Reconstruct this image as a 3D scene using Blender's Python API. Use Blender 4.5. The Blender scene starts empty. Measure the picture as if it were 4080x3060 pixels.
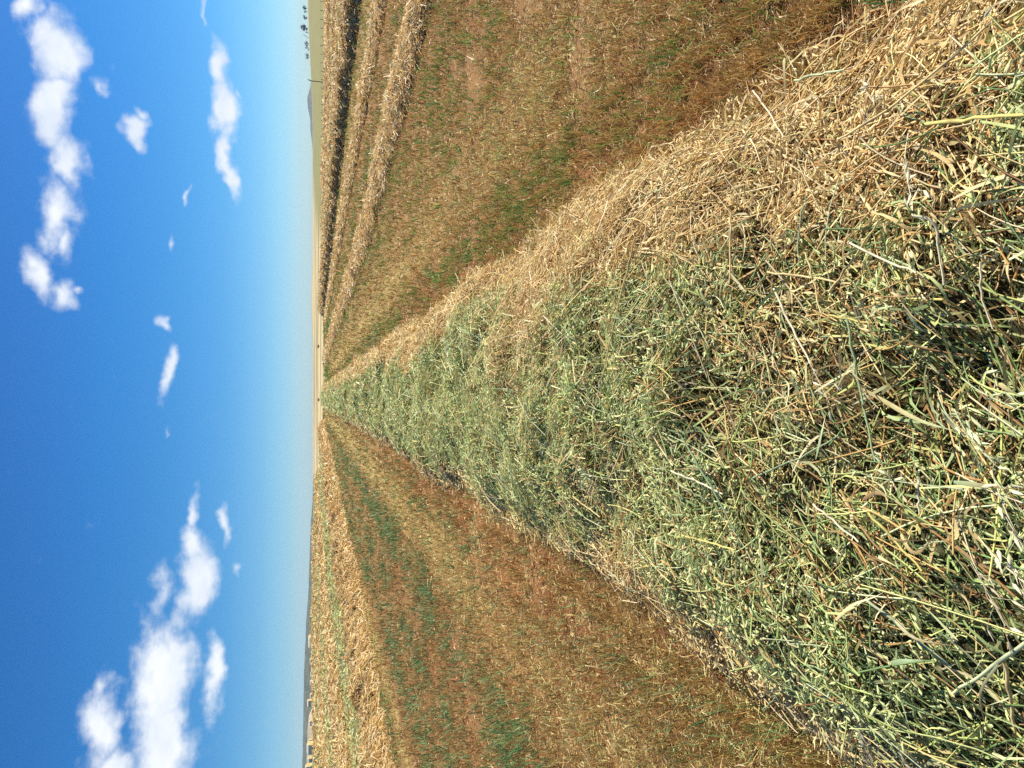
import bpy, math
import numpy as np
from mathutils import Matrix, Vector

rng = np.random.default_rng(7)
scn = bpy.context.scene
COL = scn.collection
R = math.radians

# ------------------------------------------------------------------ camera geometry
HC = 1.5                                     # eye height
PITCH = math.atan(800 / 3060)
CP, SP = math.cos(PITCH), math.sin(PITCH)
def ray(px, py):
    """viewing direction through a photograph pixel (the photograph lies on its side)"""
    x = (1530 - py) / 3060; y = (px - 2040) / 3060
    return np.array([x, CP - y * SP, -SP - y * CP])
def G(px, py, z=0.0):
    d = ray(px, py); t = (HC - z) / -d[2]
    return np.array([d[0] * t, d[1] * t, z])

# ------------------------------------------------------------------ numpy noise
def _h(ix, iy, iz=0):
    n = (ix * 374761393 + iy * 668265263 + iz * 2147483647 + 1013904223) & 0xffffffff
    n = ((n ^ (n >> 13)) * 1274126177) & 0xffffffff
    n = ((n ^ (n >> 16)) * 2246822519) & 0xffffffff
    return ((n ^ (n >> 15)) & 0xffffff) / float(0xffffff)
def vn(x, y, s=0):
    x = np.asarray(x, float); y = np.asarray(y, float)
    ix = np.floor(x).astype(np.int64); iy = np.floor(y).astype(np.int64)
    fx = x - ix; fy = y - iy
    fx = fx * fx * (3 - 2 * fx); fy = fy * fy * (3 - 2 * fy)
    a = _h(ix, iy, s); b = _h(ix + 1, iy, s); c = _h(ix, iy + 1, s); d = _h(ix + 1, iy + 1, s)
    return (a + (b - a) * fx) * (1 - fy) + (c + (d - c) * fx) * fy
def fbm(x, y, s=0, o=4):
    v = 0; a = .5; t = 0
    for k in range(o):
        v = v + a * vn(x * 2 ** k + 17.3 * k, y * 2 ** k - 9.1 * k, s + k); t += a; a *= .5
    return v / t                                # about 0..1
def sstep(a, b, x):
    t = np.clip((x - a) / (b - a), 0, 1); return t * t * (3 - 2 * t)
def gs(x, c, w): return np.exp(-((x - c) / w) ** 2)

# ------------------------------------------------------------------ terrain
PROF = {   # bearing (deg): (distance, height) pairs
    -180: [(0, 0), (60, 0), (200, 0), (1200, -4), (9000, -12)],
    -60: [(0, 0), (30, 0), (60, .3), (100, .9), (285, 1.0), (420, -.5), (1000, -6), (9000, -12)],
    -24: [(0, 0), (26, 0), (60, .42), (100, 1.1), (285, 1.15), (420, -.5), (1000, -6), (9000, -12)],
    -14: [(0, 0), (26, 0), (60, .42), (100, 1.05), (285, .75), (420, -.8), (1000, -6), (9000, -12)],
    -9: [(0, 0), (26, 0), (60, .30), (100, .85), (285, .25), (420, -1.5), (1000, -3.2), (1400, -4.5), (9000, -12)],
    -5: [(0, 0), (30, 0), (70, .12), (100, .25), (150, -.9), (300, -2.7), (700, -2.6), (1200, -2.9), (1700, -7), (9000, -12)],
    0: [(0, 0), (70, 0), (92, -.05), (140, -1), (300, -2.9), (700, -2.6), (1200, -2.0), (1700, -7), (9000, -12)],
    6: [(0, 0), (70, 0), (100, -.02), (140, -.9), (300, -3.1), (700, -2.2), (1200, 1.0), (1700, -5), (9000, -12)],
    10: [(0, 0), (70, 0), (106, 0), (140, -.7), (300, -3.2), (700, -1.9), (1200, -.6), (1700, -6), (9000, -12)],
    17: [(0, 0), (70, 0), (108, 0), (140, -.7), (300, -3.3), (700, -1.4), (1200, -.6), (1700, -5), (9000, -12)],
    27: [(0, 0), (70, 0), (108, 0), (140, -.7), (300, -3.3), (700, .6), (1200, 6.3), (1700, 2), (9000, -12)],
    60: [(0, 0), (70, 0), (108, 0), (140, -.7), (300, -3.3), (700, .6), (1200, 6), (1700, 2), (9000, -12)],
    180: [(0, 0), (60, 0), (200, 0), (1200, -4), (9000, -12)],
}
_keys = sorted(PROF)
def terrain(x, y):
    x = np.asarray(x, float); y = np.asarray(y, float)
    r = np.hypot(x, y); az = np.degrees(np.arctan2(x, y))
    lr = np.log(r + 20)
    hs = []
    for k in _keys:
        p = PROF[k]; hs.append(np.interp(lr, [math.log(a + 20) for a, _ in p], [b for _, b in p]))
    hs = np.array(hs)
    i = np.clip(np.searchsorted(_keys, az, side='right') - 1, 0, len(_keys) - 2)
    k0 = np.array(_keys, float)[i]; k1 = np.array(_keys, float)[i + 1]
    f = (az - k0) / (k1 - k0); f = f * f * (3 - 2 * f)
    h = np.take_along_axis(hs, i[None], 0)[0] * (1 - f) + np.take_along_axis(hs, i[None] + 1, 0)[0] * f
    micro = (fbm(x * 5, y * 5, 31, 4) - .5) * .045 + (fbm(x * .8, y * .8, 33, 3) - .5) * .05
    h = h + micro * np.clip(1.2 - r / 60, 0, 1) + (fbm(x * .01, y * .01, 35, 3) - .5) * np.clip((r - 60) / 400, 0, 1) * 1.2
    return h
def T1(x, y): return float(terrain(np.array([x]), np.array([y]))[0])

# ------------------------------------------------------------------ mesh + object helpers
def tag(o, label=None, cat=None, group=None, kind=None):
    if label: o['label'] = label
    if cat: o['category'] = cat
    if group: o['group'] = group
    if kind: o['kind'] = kind
    return o
def empty(name, loc=(0, 0, 0), rz=0):
    o = bpy.data.objects.new(name, None); COL.objects.link(o)
    o.location = loc; o.rotation_euler = (0, 0, rz); o.empty_display_size = .2
    return o
def mesh_obj(name, V, F, mat, colr=None, parent=None, smooth=True, tris=None):
    """V (n,3), F (m,4) quads, tris (k,3)"""
    me = bpy.data.meshes.new(name)
    V = np.asarray(V, np.float32); F = np.asarray(F, np.int32).reshape(-1, 4)
    Tn = np.zeros((0, 3), np.int32) if tris is None else np.asarray(tris, np.int32).reshape(-1, 3)
    me.vertices.add(len(V)); me.vertices.foreach_set('co', V.ravel())
    nl = F.size + Tn.size
    me.loops.add(nl); me.loops.foreach_set('vertex_index', np.concatenate([F.ravel(), Tn.ravel()]))
    me.polygons.add(len(F) + len(Tn))
    ls = np.concatenate([np.arange(len(F)) * 4, F.size + np.arange(len(Tn)) * 3]).astype(np.int32)
    me.polygons.foreach_set('loop_start', ls)
    me.polygons.foreach_set('use_smooth', np.full(len(ls), smooth))
    if colr is not None:
        a = me.color_attributes.new('Col', 'FLOAT_COLOR', 'POINT')
        c = np.ones((len(V), 4), np.float32); c[:, :3] = colr
        a.data.foreach_set('color', c.ravel())
    me.update(calc_edges=True); me.validate()
    if mat: me.materials.append(mat)
    o = bpy.data.objects.new(name, me); COL.objects.link(o)
    if parent: o.parent = parent
    return o
class Geo:
    """collects pieces of one mesh"""
    def __init__(s): s.V = []; s.F = []; s.T = []; s.C = []; s.n = 0
    def add(s, V, F, C, T=None):
        V = np.asarray(V, float).reshape(-1, 3)
        s.V.append(V); s.F.append(np.asarray(F, np.int64).reshape(-1, 4) + s.n)
        if T is not None: s.T.append(np.asarray(T, np.int64).reshape(-1, 3) + s.n)
        C = np.asarray(C, float)
        s.C.append(np.broadcast_to(C, (len(V), 3)) if C.ndim == 1 else C); s.n += len(V)
    def build(s, name, mat, parent=None, smooth=True, local=None):
        V = np.concatenate(s.V); C = np.concatenate(s.C)
        if local is not None: V = V - np.asarray(local)
        return mesh_obj(name, V, np.concatenate(s.F), mat, C, parent, smooth, np.concatenate(s.T) if s.T else None)

def unit(v): return v / np.maximum(np.linalg.norm(v, axis=-1, keepdims=True), 1e-9)
def strands(c, d, L, W, col, seg=3, bend=None, wv=None, taper='leaf', tip=None, tube=False):
    """many thin curved blades/stems as one batch. c,d (n,3); L,W (n,); col (n,3)"""
    n = len(c); t = np.linspace(0, 1, seg + 1)
    d = unit(d)
    if bend is None: bend = np.zeros((n, 3))
    if wv is None:
        wv = unit(np.cross(d, unit(rng.normal(size=(n, 3)) * [.6, .6, .6] + [0, 0, 1.0])))
    q = (t - .5)
    P = c[:, None] + d[:, None] * (L[:, None] * q)[..., None] + bend[:, None] * ((.25 - q ** 2) * 4)[None, :, None]
    if taper == 'leaf': w = np.clip(np.minimum(.45 + 1.6 * t, 1) * np.minimum(1, (1.02 - t) * 2.2), .04, 1)
    elif taper == 'blade': w = np.clip((1.03 - t) ** .7, .06, 1)
    elif taper == 'lens': w = np.clip(np.sin(np.pi * np.clip(t, .03, .97)) ** .8, .08, 1)
    else: w = np.ones(seg + 1) * np.linspace(1, .8, seg + 1)
    hw = W[:, None] * w[None] * .5
    if tip is None: tip = col
    Cc = col[:, None] * (1 - t)[None, :, None] + tip[:, None] * t[None, :, None]
    if not tube:
        V = np.stack([P - wv[:, None] * hw[..., None], P + wv[:, None] * hw[..., None]], 2)     # n,seg+1,2,3
        k = 2; ring = [(0, 1)]
    else:
        nv = unit(np.cross(d, wv))
        offs = [(-.5 * 1.73, -.5), (.5 * 1.73, -.5), (0, 1)]
        V = np.stack([P + wv[:, None] * (hw * a)[..., None] + nv[:, None] * (hw * b)[..., None] for a, b in offs], 2)
        k = 3; ring = [(0, 1), (1, 2), (2, 0)]
    base = (np.arange(n) * (seg + 1) * k)[:, None] + (np.arange(seg) * k)[None]
    F = np.concatenate([np.stack([base + a, base + b, base + k + b, base + k + a], -1).reshape(-1, 4) for a, b in ring])
    C = np.repeat(Cc[:, :, None, :], k, 2)
    return V.reshape(-1, 3), F, C.reshape(-1, 3)

# ------------------------------------------------------------------ materials
def new_mat(name):
    m = bpy.data.materials.new(name); m.use_nodes = True
    nt = m.node_tree; nt.nodes.clear()
    return m, nt, nt.nodes, nt.links
def plant_mat(name, rough=.5, spec=.35, trans=.25):
    m, nt, N, L = new_mat(name)
    out = N.new('ShaderNodeOutputMaterial'); b = N.new('ShaderNodeBsdfPrincipled')
    at = N.new('ShaderNodeAttribute'); at.attribute_name = 'Col'
    tc = N.new('ShaderNodeTexCoord'); nz = N.new('ShaderNodeTexNoise'); nz.inputs['Scale'].default_value = 60; nz.inputs['Detail'].default_value = 2
    mp = N.new('ShaderNodeMapRange'); mp.inputs['To Min'].default_value = .72; mp.inputs['To Max'].default_value = 1.22
    L.new(tc.outputs['Object'], nz.inputs['Vector']); L.new(nz.outputs['Fac'], mp.inputs['Value'])
    mx = N.new('ShaderNodeVectorMath'); mx.operation = 'SCALE'
    L.new(at.outputs['Color'], mx.inputs[0]); L.new(mp.outputs['Result'], mx.inputs['Scale'])
    b.inputs['Roughness'].default_value = rough; b.inputs['Specular IOR Level'].default_value = spec
    L.new(mx.outputs['Vector'], b.inputs['Base Color'])
    if trans:
        tr = N.new('ShaderNodeBsdfTranslucent'); ms = N.new('ShaderNodeMixShader'); ms.inputs[0].default_value = trans
        L.new(mx.outputs['Vector'], tr.inputs['Color'])
        L.new(b.outputs[0], ms.inputs[1]); L.new(tr.outputs[0], ms.inputs[2]); L.new(ms.outputs[0], out.inputs[0])
    else: L.new(b.outputs[0], out.inputs[0])
    return m
def rough_mat(name, scale=30, lo=.6, hi=1.3, bump=.4, dist=.02, rough=.95, col=None, detail=6, stretch=None):
    m, nt, N, L = new_mat(name)
    out = N.new('ShaderNodeOutputMaterial'); b = N.new('ShaderNodeBsdfPrincipled')
    b.inputs['Roughness'].default_value = rough; b.inputs['Specular IOR Level'].default_value = .15
    tc = N.new('ShaderNodeTexCoord'); vec = tc.outputs['Object']
    if stretch:
        mpg = N.new('ShaderNodeMapping'); mpg.inputs['Scale'].default_value = stretch
        L.new(vec, mpg.inputs['Vector']); vec = mpg.outputs['Vector']
    nz = N.new('ShaderNodeTexNoise'); nz.inputs['Scale'].default_value = scale; nz.inputs['Detail'].default_value = detail
    nz.inputs['Roughness'].default_value = .7; L.new(vec, nz.inputs['Vector'])
    mp = N.new('ShaderNodeMapRange'); mp.inputs['From Min'].default_value = .3; mp.inputs['From Max'].default_value = .7
    mp.inputs['To Min'].default_value = lo; mp.inputs['To Max'].default_value = hi
    L.new(nz.outputs['Fac'], mp.inputs['Value'])
    mx = N.new('ShaderNodeVectorMath'); mx.operation = 'SCALE'
    if col is None:
        at = N.new('ShaderNodeAttribute'); at.attribute_name = 'Col'; L.new(at.outputs['Color'], mx.inputs[0])
    else: mx.inputs[0].default_value = col
    L.new(mp.outputs['Result'], mx.inputs['Scale']); L.new(mx.outputs['Vector'], b.inputs['Base Color'])
    if bump:
        bp = N.new('ShaderNodeBump'); bp.inputs['Strength'].default_value = bump; bp.inputs['Distance'].default_value = dist
        L.new(nz.outputs['Fac'], bp.inputs['Height']); L.new(bp.outputs['Normal'], b.inputs['Normal'])
    L.new(b.outputs[0], out.inputs[0])
    return m
M_STRAW = plant_mat('straw', .5, .16, .2)
M_LEAF = plant_mat('grass_blade', .5, .15, .3)
M_GRAIN = plant_mat('oat_husk', .5, .15, .2)
M_SOIL = rough_mat('red_soil', 55, .55, 1.35, .8, .03)
M_FIELD = rough_mat('far_field', .6, .82, 1.16, 0, .1)
M_MOUND = rough_mat('packed_hay', 90, .35, 1.3, 1.0, .03)
M_WOOD = rough_mat('weathered_wood', 8, .6, 1.3, .5, .02)
M_BARK = rough_mat('bark', 4, .6, 1.3, .5, .05)
M_CROWN = plant_mat('tree_leaf', .6, .2, .15)
M_HILL = rough_mat('hill_scrub', .012, .6, 1.35, 0, 1, detail=8)
M_BALE = rough_mat('bale_straw', 14, .7, 1.25, .6, .03)
M_WIRE = rough_mat('fence_wire', 20, .8, 1.1, 0, .01, .6, col=(.12, .11, .10))

# ------------------------------------------------------------------ palettes (albedo)
TAN = np.array([[.84, .62, .27], [.90, .72, .38], [.66, .42, .15], [.52, .29, .10], [.84, .70, .42], [.72, .50, .20]])
GRN = np.array([[.52, .58, .19], [.36, .47, .15], [.68, .72, .30], [.24, .36, .12], [.74, .68, .26], [.54, .32, .13], [.46, .55, .24], [.18, .28, .10], [.62, .62, .20], [.34, .18, .07], [.76, .76, .42], [.66, .70, .38]])
def pick(pal, n): return pal[rng.integers(0, len(pal), n)] * rng.uniform(.8, 1.15, (n, 1))

# ------------------------------------------------------------------ lanes of the mown field
def lane_x(x, y): return x + .016 * y
WOB = lambda y: (fbm(y * .35, y * 0 + 3, 51, 3) - .5) * .5
def green_p(xl, y):
    g = .75 * gs(xl, 1.42, .22) + .20 * gs(xl, 3.3, .5) + .45 * gs(xl, 4.0, .45) + .3 * gs(xl, 6.3, .6) + .35 * gs(xl, 9.6, .6)
    g = g + 1.1 * gs(xl, -2.65, .34) + .7 * gs(xl, -3.7, .35) + .65 * gs(xl, -4.7, .4) + .9 * gs(xl, -6.35, .25) + .12 * gs(xl, -1.45, .3) + .25 * gs(xl, 5.9, .4) + .3 * gs(xl, 11.3, .5)
    g = g + .10
    return np.clip(g * (.4 + .8 * sstep(.3, .7, fbm(xl * 1.6, y * .8, 61, 3))), 0, 1)
def pale_p(xl, y):
    g = .9 * gs(xl, 2.1, .42) + .35 * gs(xl, 3.0, .5) + 1.0 * gs(xl, -1.85, .42) + .95 * gs(xl, -5.85, .24) + .5 * gs(xl, 10.3, .9)
    return np.clip(g * (.5 + .9 * fbm(xl * .9, y * .5, 65, 3)), 0, 1)

def ground_col(x, y):
    r = np.hypot(x, y); az = np.degrees(np.arctan2(x, y)); xl = lane_x(x, y)
    n = fbm(x * .7, y * .7, 71, 4)[:, None]; n2 = fbm(x * .12, y * .12, 73, 3)[:, None]
    soil = np.array([.30, .115, .04]) * (.75 + .5 * n)
    stub = np.array([.34, .20, .075]) * (.8 + .4 * n)
    k = sstep(.35, .65, fbm(x * 1.7, y * .8, 75, 3))[:, None]
    nearrow = np.clip(gs(xl, 1.1, .35) + gs(xl, -1.25, .4), 0, 1)[:, None]
    c = soil * (1 - .45 * k) + stub * .45 * k
    c = c * (1 - .35 * (1 - nearrow)) + stub * .35 * (1 - nearrow)
    far = sstep(8, 40, r)[:, None]
    c = c * (1 - far) + np.array([.34, .22, .08]) * (.85 + .3 * n) * far
    gp = green_p(xl, y)[:, None]; pp = pale_p(xl, y)[:, None]
    c = c * (1 - .55 * pp * sstep(3, 14, r)[:, None]) + np.array([.56, .43, .14]) * .55 * pp * sstep(3, 14, r)[:, None]
    c = c * (1 - .8 * gp * sstep(4, 25, r)[:, None]) + np.array([.13, .16, .06]) * .8 * gp * sstep(4, 25, r)[:, None]
    # right: pale stubble beyond the tall windrow
    tr = (sstep(13.5, 15, xl) * sstep(-2, 6, az))[:, None]
    rows = (.5 + .5 * np.sin(xl * 2 * np.pi / 2.6 + 3 * n[:, 0]))[:, None]
    c = c * (1 - tr) + (np.array([.68, .47, .21]) * (.82 + .22 * rows) * (.9 + .2 * n)) * tr
    # left: hay rows on the rise
    tl = (sstep(-8.5, -10, xl) * sstep(0, -2, az))[:, None]
    s = np.sin((xl + 2.0 * (n2[:, 0] - .5)) * 2 * np.pi / 5.6)[:, None]
    lc = np.array([.66, .42, .16]) * (.5 + .5 * s) + np.array([.36, .36, .14]) * (.5 - .5 * s)
    c = c * (1 - tl) + lc * (.85 + .3 * n) * tl
    # headland ahead
    hd = (sstep(62, 72, r) * sstep(-1.5, .4, az) * sstep(6.5, 4.5, az) * sstep(112, 98, r))[:, None]
    zig = sstep(.0, .35, np.sin(az * 4.2) * .6 + np.sin(r * .23) * .6)[:, None]
    c = c * (1 - hd) + (np.array([.15, .19, .08]) * (1 - zig) + np.array([.55, .40, .18]) * zig) * hd
    # beyond the crest
    fa = sstep(106, 122, r)[:, None]
    olive = np.array([.235, .215, .075]) * (.85 + .3 * n2)
    st = sstep(.15, .5, .5 + .5 * np.sin(np.log(r + 1) * 23 + 1.2 * n2[:, 0] + .05 * az))[:, None]
    tanf = (np.array([.54, .42, .21]) * st + np.array([.27, .23, .11]) * (1 - st)) * (.9 + .2 * n)
    o = (sstep(8, 12, az + .006 * (300 - r).clip(-900, 300)) * sstep(-2, 9, az))[:, None]
    green = np.array([.20, .21, .07]) * (.85 + .3 * n)
    l = sstep(-6, -10, az)[:, None]
    fc = tanf * (1 - o) + olive * o
    fc = fc * (1 - l) + green * l
    crest = sstep(1050, 1130, r)[:, None] * o
    fc = fc * (1 - crest) + np.array([.36, .31, .15]) * crest
    return c * (1 - fa) + fc * fa

# ------------------------------------------------------------------ ground sheets
def ground():
    azs = np.concatenate([np.arange(-180, -40, 4.), np.arange(-40, 40, .11), np.arange(40, 180.1, 4.)])
    rs = np.concatenate([[.02], np.geomspace(.35, 120, 420), np.geomspace(124, 9000, 230)])
    A, Rr = np.meshgrid(np.radians(azs), rs)
    X = np.sin(A) * Rr; Y = np.cos(A) * Rr
    Z = terrain(X.ravel(), Y.ravel())
    C = ground_col(X.ravel(), Y.ravel())
    V = np.stack([X.ravel(), Y.ravel(), Z], 1)
    na, nr = len(azs), len(rs)
    i = np.arange(nr - 1)[:, None] * na + np.arange(na - 1)[None]
    F = np.stack([i, i + 1, i + 1 + na, i + na], -1)[:, :, ::-1]
    split = 421
    am = (azs[:-1] > 7)
    def part(name, mask, mat):
        f = F[mask].reshape(-1, 4)
        used, inv = np.unique(f, return_inverse=True)
        tag(mesh_obj(name, V[used], inv.reshape(-1, 4), mat, C[used]), kind='structure')
    m = np.zeros((nr - 1, na - 1), bool); m[:split] = True
    part('ground', m, M_SOIL)
    m[:] = False; m[split:, am] = True
    part('far_hillside', m, M_FIELD)
    m[:] = False; m[split:, ~am] = True
    part('far_field', m, M_FIELD)
ground()

# ------------------------------------------------------------------ windrows
class Path:
    def __init__(s, pts, wob=.12, seed=0):
        s.p = np.array(pts, float); sg = np.linalg.norm(np.diff(s.p, axis=0), axis=1)
        s.a = np.concatenate([[0], np.cumsum(sg)]); s.len = s.a[-1]; s.wob = wob; s.seed = seed
    def at(s, t, l):
        x = np.interp(t, s.a, s.p[:, 0]); y = np.interp(t, s.a, s.p[:, 1])
        e = .5
        dx = np.interp(t + e, s.a, s.p[:, 0]) - np.interp(t - e, s.a, s.p[:, 0])
        dy = np.interp(t + e, s.a, s.p[:, 1]) - np.interp(t - e, s.a, s.p[:, 1])
        n = np.hypot(dx, dy) + 1e-9; dx, dy = dx / n, dy / n
        l = l + (fbm(t * .45, t * 0 + s.seed, 81, 3) - .5) * 2 * s.wob
        return x + dy * l, y - dx * l, np.arctan2(dy, dx)
def dist_cam(x, y): return np.sqrt(x * x + y * y + HC * HC)

class Windrow:
    def __init__(s, pts, hw, h, seed, wob=.15, rough=.55, edge=2.2):
        s.path = Path(pts, wob, seed); s.hw = hw; s.h = h; s.seed = seed; s.rough = rough; s.edge = edge
    def width(s, t, side=1):
        return s.hw * (.82 + .36 * fbm(t * .9, t * 0 + s.seed + 5 * np.sign(side), 83, 3))
    def mound(s, t, l):
        w = s.width(t, l)
        p = np.clip(1 - (np.abs(l) / w) ** s.edge, 0, 1) ** .8
        n = 1 + s.rough * ((fbm(t * 1.3, l * 1.3 + s.seed, 85, 3) - .5) * 2 + (fbm(t * 4.5, l * 4.5, 87, 2) - .5) * .9)
        return s.h * p * n
    def sample(s, n, d0, pw, spread=1.0):
        ts = np.linspace(0, s.path.len, 4000); x, y, _ = s.path.at(ts, 0 * ts)
        w = np.minimum(1, (d0 / dist_cam(x, y)) ** pw); c = np.cumsum(w); c /= c[-1]
        t = np.interp(rng.random(n), c, ts)
        l = rng.uniform(-1, 1, n) * s.hw * spread
        return t, l
    def base(s, parent, loc, col_fn):
        ts = [0.]
        while ts[-1] < s.path.len:
            x, y, _ = s.path.at(np.array([ts[-1]]), np.array([0.])); ts.append(ts[-1] + max(.04, .012 * dist_cam(x, y)[0]))
        ts = np.array(ts); ls = np.linspace(-1.2, 1.2, 41) * s.hw
        Tt, Ll = np.meshgrid(ts, ls, indexing='ij')
        x, y, _ = s.path.at(Tt.ravel(), Ll.ravel())
        z = terrain(x, y) + s.mound(Tt.ravel(), Ll.ravel()) - .012
        z = np.where(np.abs(Ll.ravel()) > s.width(Tt.ravel(), Ll.ravel()) * .98, z - .06, z)
        n0, n1 = len(ts), len(ls)
        i = np.arange(n0 - 1)[:, None] * n1 + np.arange(n1 - 1)[None]
        F = np.stack([i, i + n1, i + n1 + 1, i + 1], -1).reshape(-1, 4)[:, ::-1]
        C = col_fn(Tt.ravel(), Ll.ravel())
        o = mesh_obj('packed_hay', np.stack([x, y, z], 1) - loc, F, M_MOUND, C, parent)
        return tag(o, kind='stuff')

def lay(w, t, l, depth, flow_amp, sig, tilt, Lr, W, dW, col, tip=None, seg=3, bendr=.12, taper='leaf', tube=False, cross=0., lp=.45):
    n = len(t); x, y, a = w.path.at(t, l); d = dist_cam(x, y)
    fl = (fbm(t * .55, l * .9 + w.seed, 91, 2) - .5) * 2 * flow_amp
    th = a + fl + rng.normal(0, sig, n) + np.where(rng.random(n) < cross, np.pi / 2, 0) + np.where(rng.random(n) < .5, np.pi, 0)
    ph = rng.normal(0, tilt, n)
    # follow the slope of the heap
    e = .06
    x2, y2, _ = w.path.at(t, l + e)
    gl = (w.mound(t, l + e) - w.mound(t, l - e)) / (2 * e); gt = (w.mound(t + e, l) - w.mound(t - e, l)) / (2 * e)
    ca, sa = np.cos(th - a), np.sin(th - a)
    slope = np.clip(gt * ca + gl * (-sa), -1.0, 1.0)
    dz = np.tan(np.clip(ph, -1.2, 1.2)) + slope * .9
    D = np.stack([np.cos(th), np.sin(th), dz], 1)
    Ls = rng.uniform(Lr[0], Lr[1], n) * np.maximum(1, (d / dW) ** lp)
    Ws = W * rng.uniform(.7, 1.3, n) * np.maximum(1, d / dW)
    z = terrain(x, y) + w.mound(t, l) + rng.uniform(-.015, 1, n) * depth + Ws * .3
    c = np.stack([x, y, z], 1)
    b = rng.normal(size=(n, 3)) * (Ls * bendr)[:, None] * [1, 1, .55]
    return strands(c, D, Ls, Ws, col, seg, b, None, taper, tip, tube)

def spikelets(c, d, S, col):
    """oat spikelets: two boat-shaped husks that gape at the tip; c base points"""
    n = len(c); d = unit(d); s = unit(np.cross(d, rng.normal(size=(n, 3)))); u = np.cross(d, s)
    V = []; Fq = []; 
    prof = [(0, .08), (.28, 1.0), (.6, .7), (1.0, .03)]
    rings = []
    for k, (t, w) in enumerate(prof):
        off = s * (S * .125 * w)[:, None]; off2 = u * (S * .10 * w)[:, None]
        gape = u * (S * .10 * t * t)[:, None]
        P = c + d * (S * t)[:, None]
        rings.append(np.stack([P - off + gape, P + off2 + gape, P + off + gape, P - off - gape, P - off2 - gape, P + off - gape], 1))
    V = np.stack(rings, 1)                       # n,4,6,3
    b = (np.arange(n) * 24)[:, None] + (np.arange(3) * 6)[None]
    F = np.concatenate([np.stack([b + i, b + j, b + 6 + j, b + 6 + i], -1).reshape(-1, 4) for i, j in ((0, 1), (1, 2), (3, 4), (4, 5))])
    sh = np.array([.8, 1.0, 1.06, 1.12])[None, :, None, None]
    C = np.broadcast_to(col[:, None, None, :] * sh, (n, 4, 6, 3)).reshape(-1, 3)
    return V.reshape(-1, 3), F, C

def tanness_main(t, l):
    """0 green hay ... 1 bleached straw, for the windrow underfoot"""
    w = .55 + .5 * fbm(t * .55, l * 1.2, 95, 3)
    r = sstep(.28, .62, l * (1.15) + (fbm(t * .8, l * 1.5, 97, 3) - .5) * 1.1)
    le = sstep(.72, .98, -l + (fbm(t * .9, l * 1.7, 99, 3) - .5) * .55)
    patch = .85 * gs(t - T0, 4.3, .8) * gs(l, .45, .42) + .55 * gs(t - T0, 1.75, .5) * gs(l, .2, .35) + .6 * gs(t - T0, 3.0, .5) * gs(l, -.8, .3)
    return np.clip(np.maximum(np.maximum(r, le), patch) * w * 1.25 + .06, 0, 1)

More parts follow.
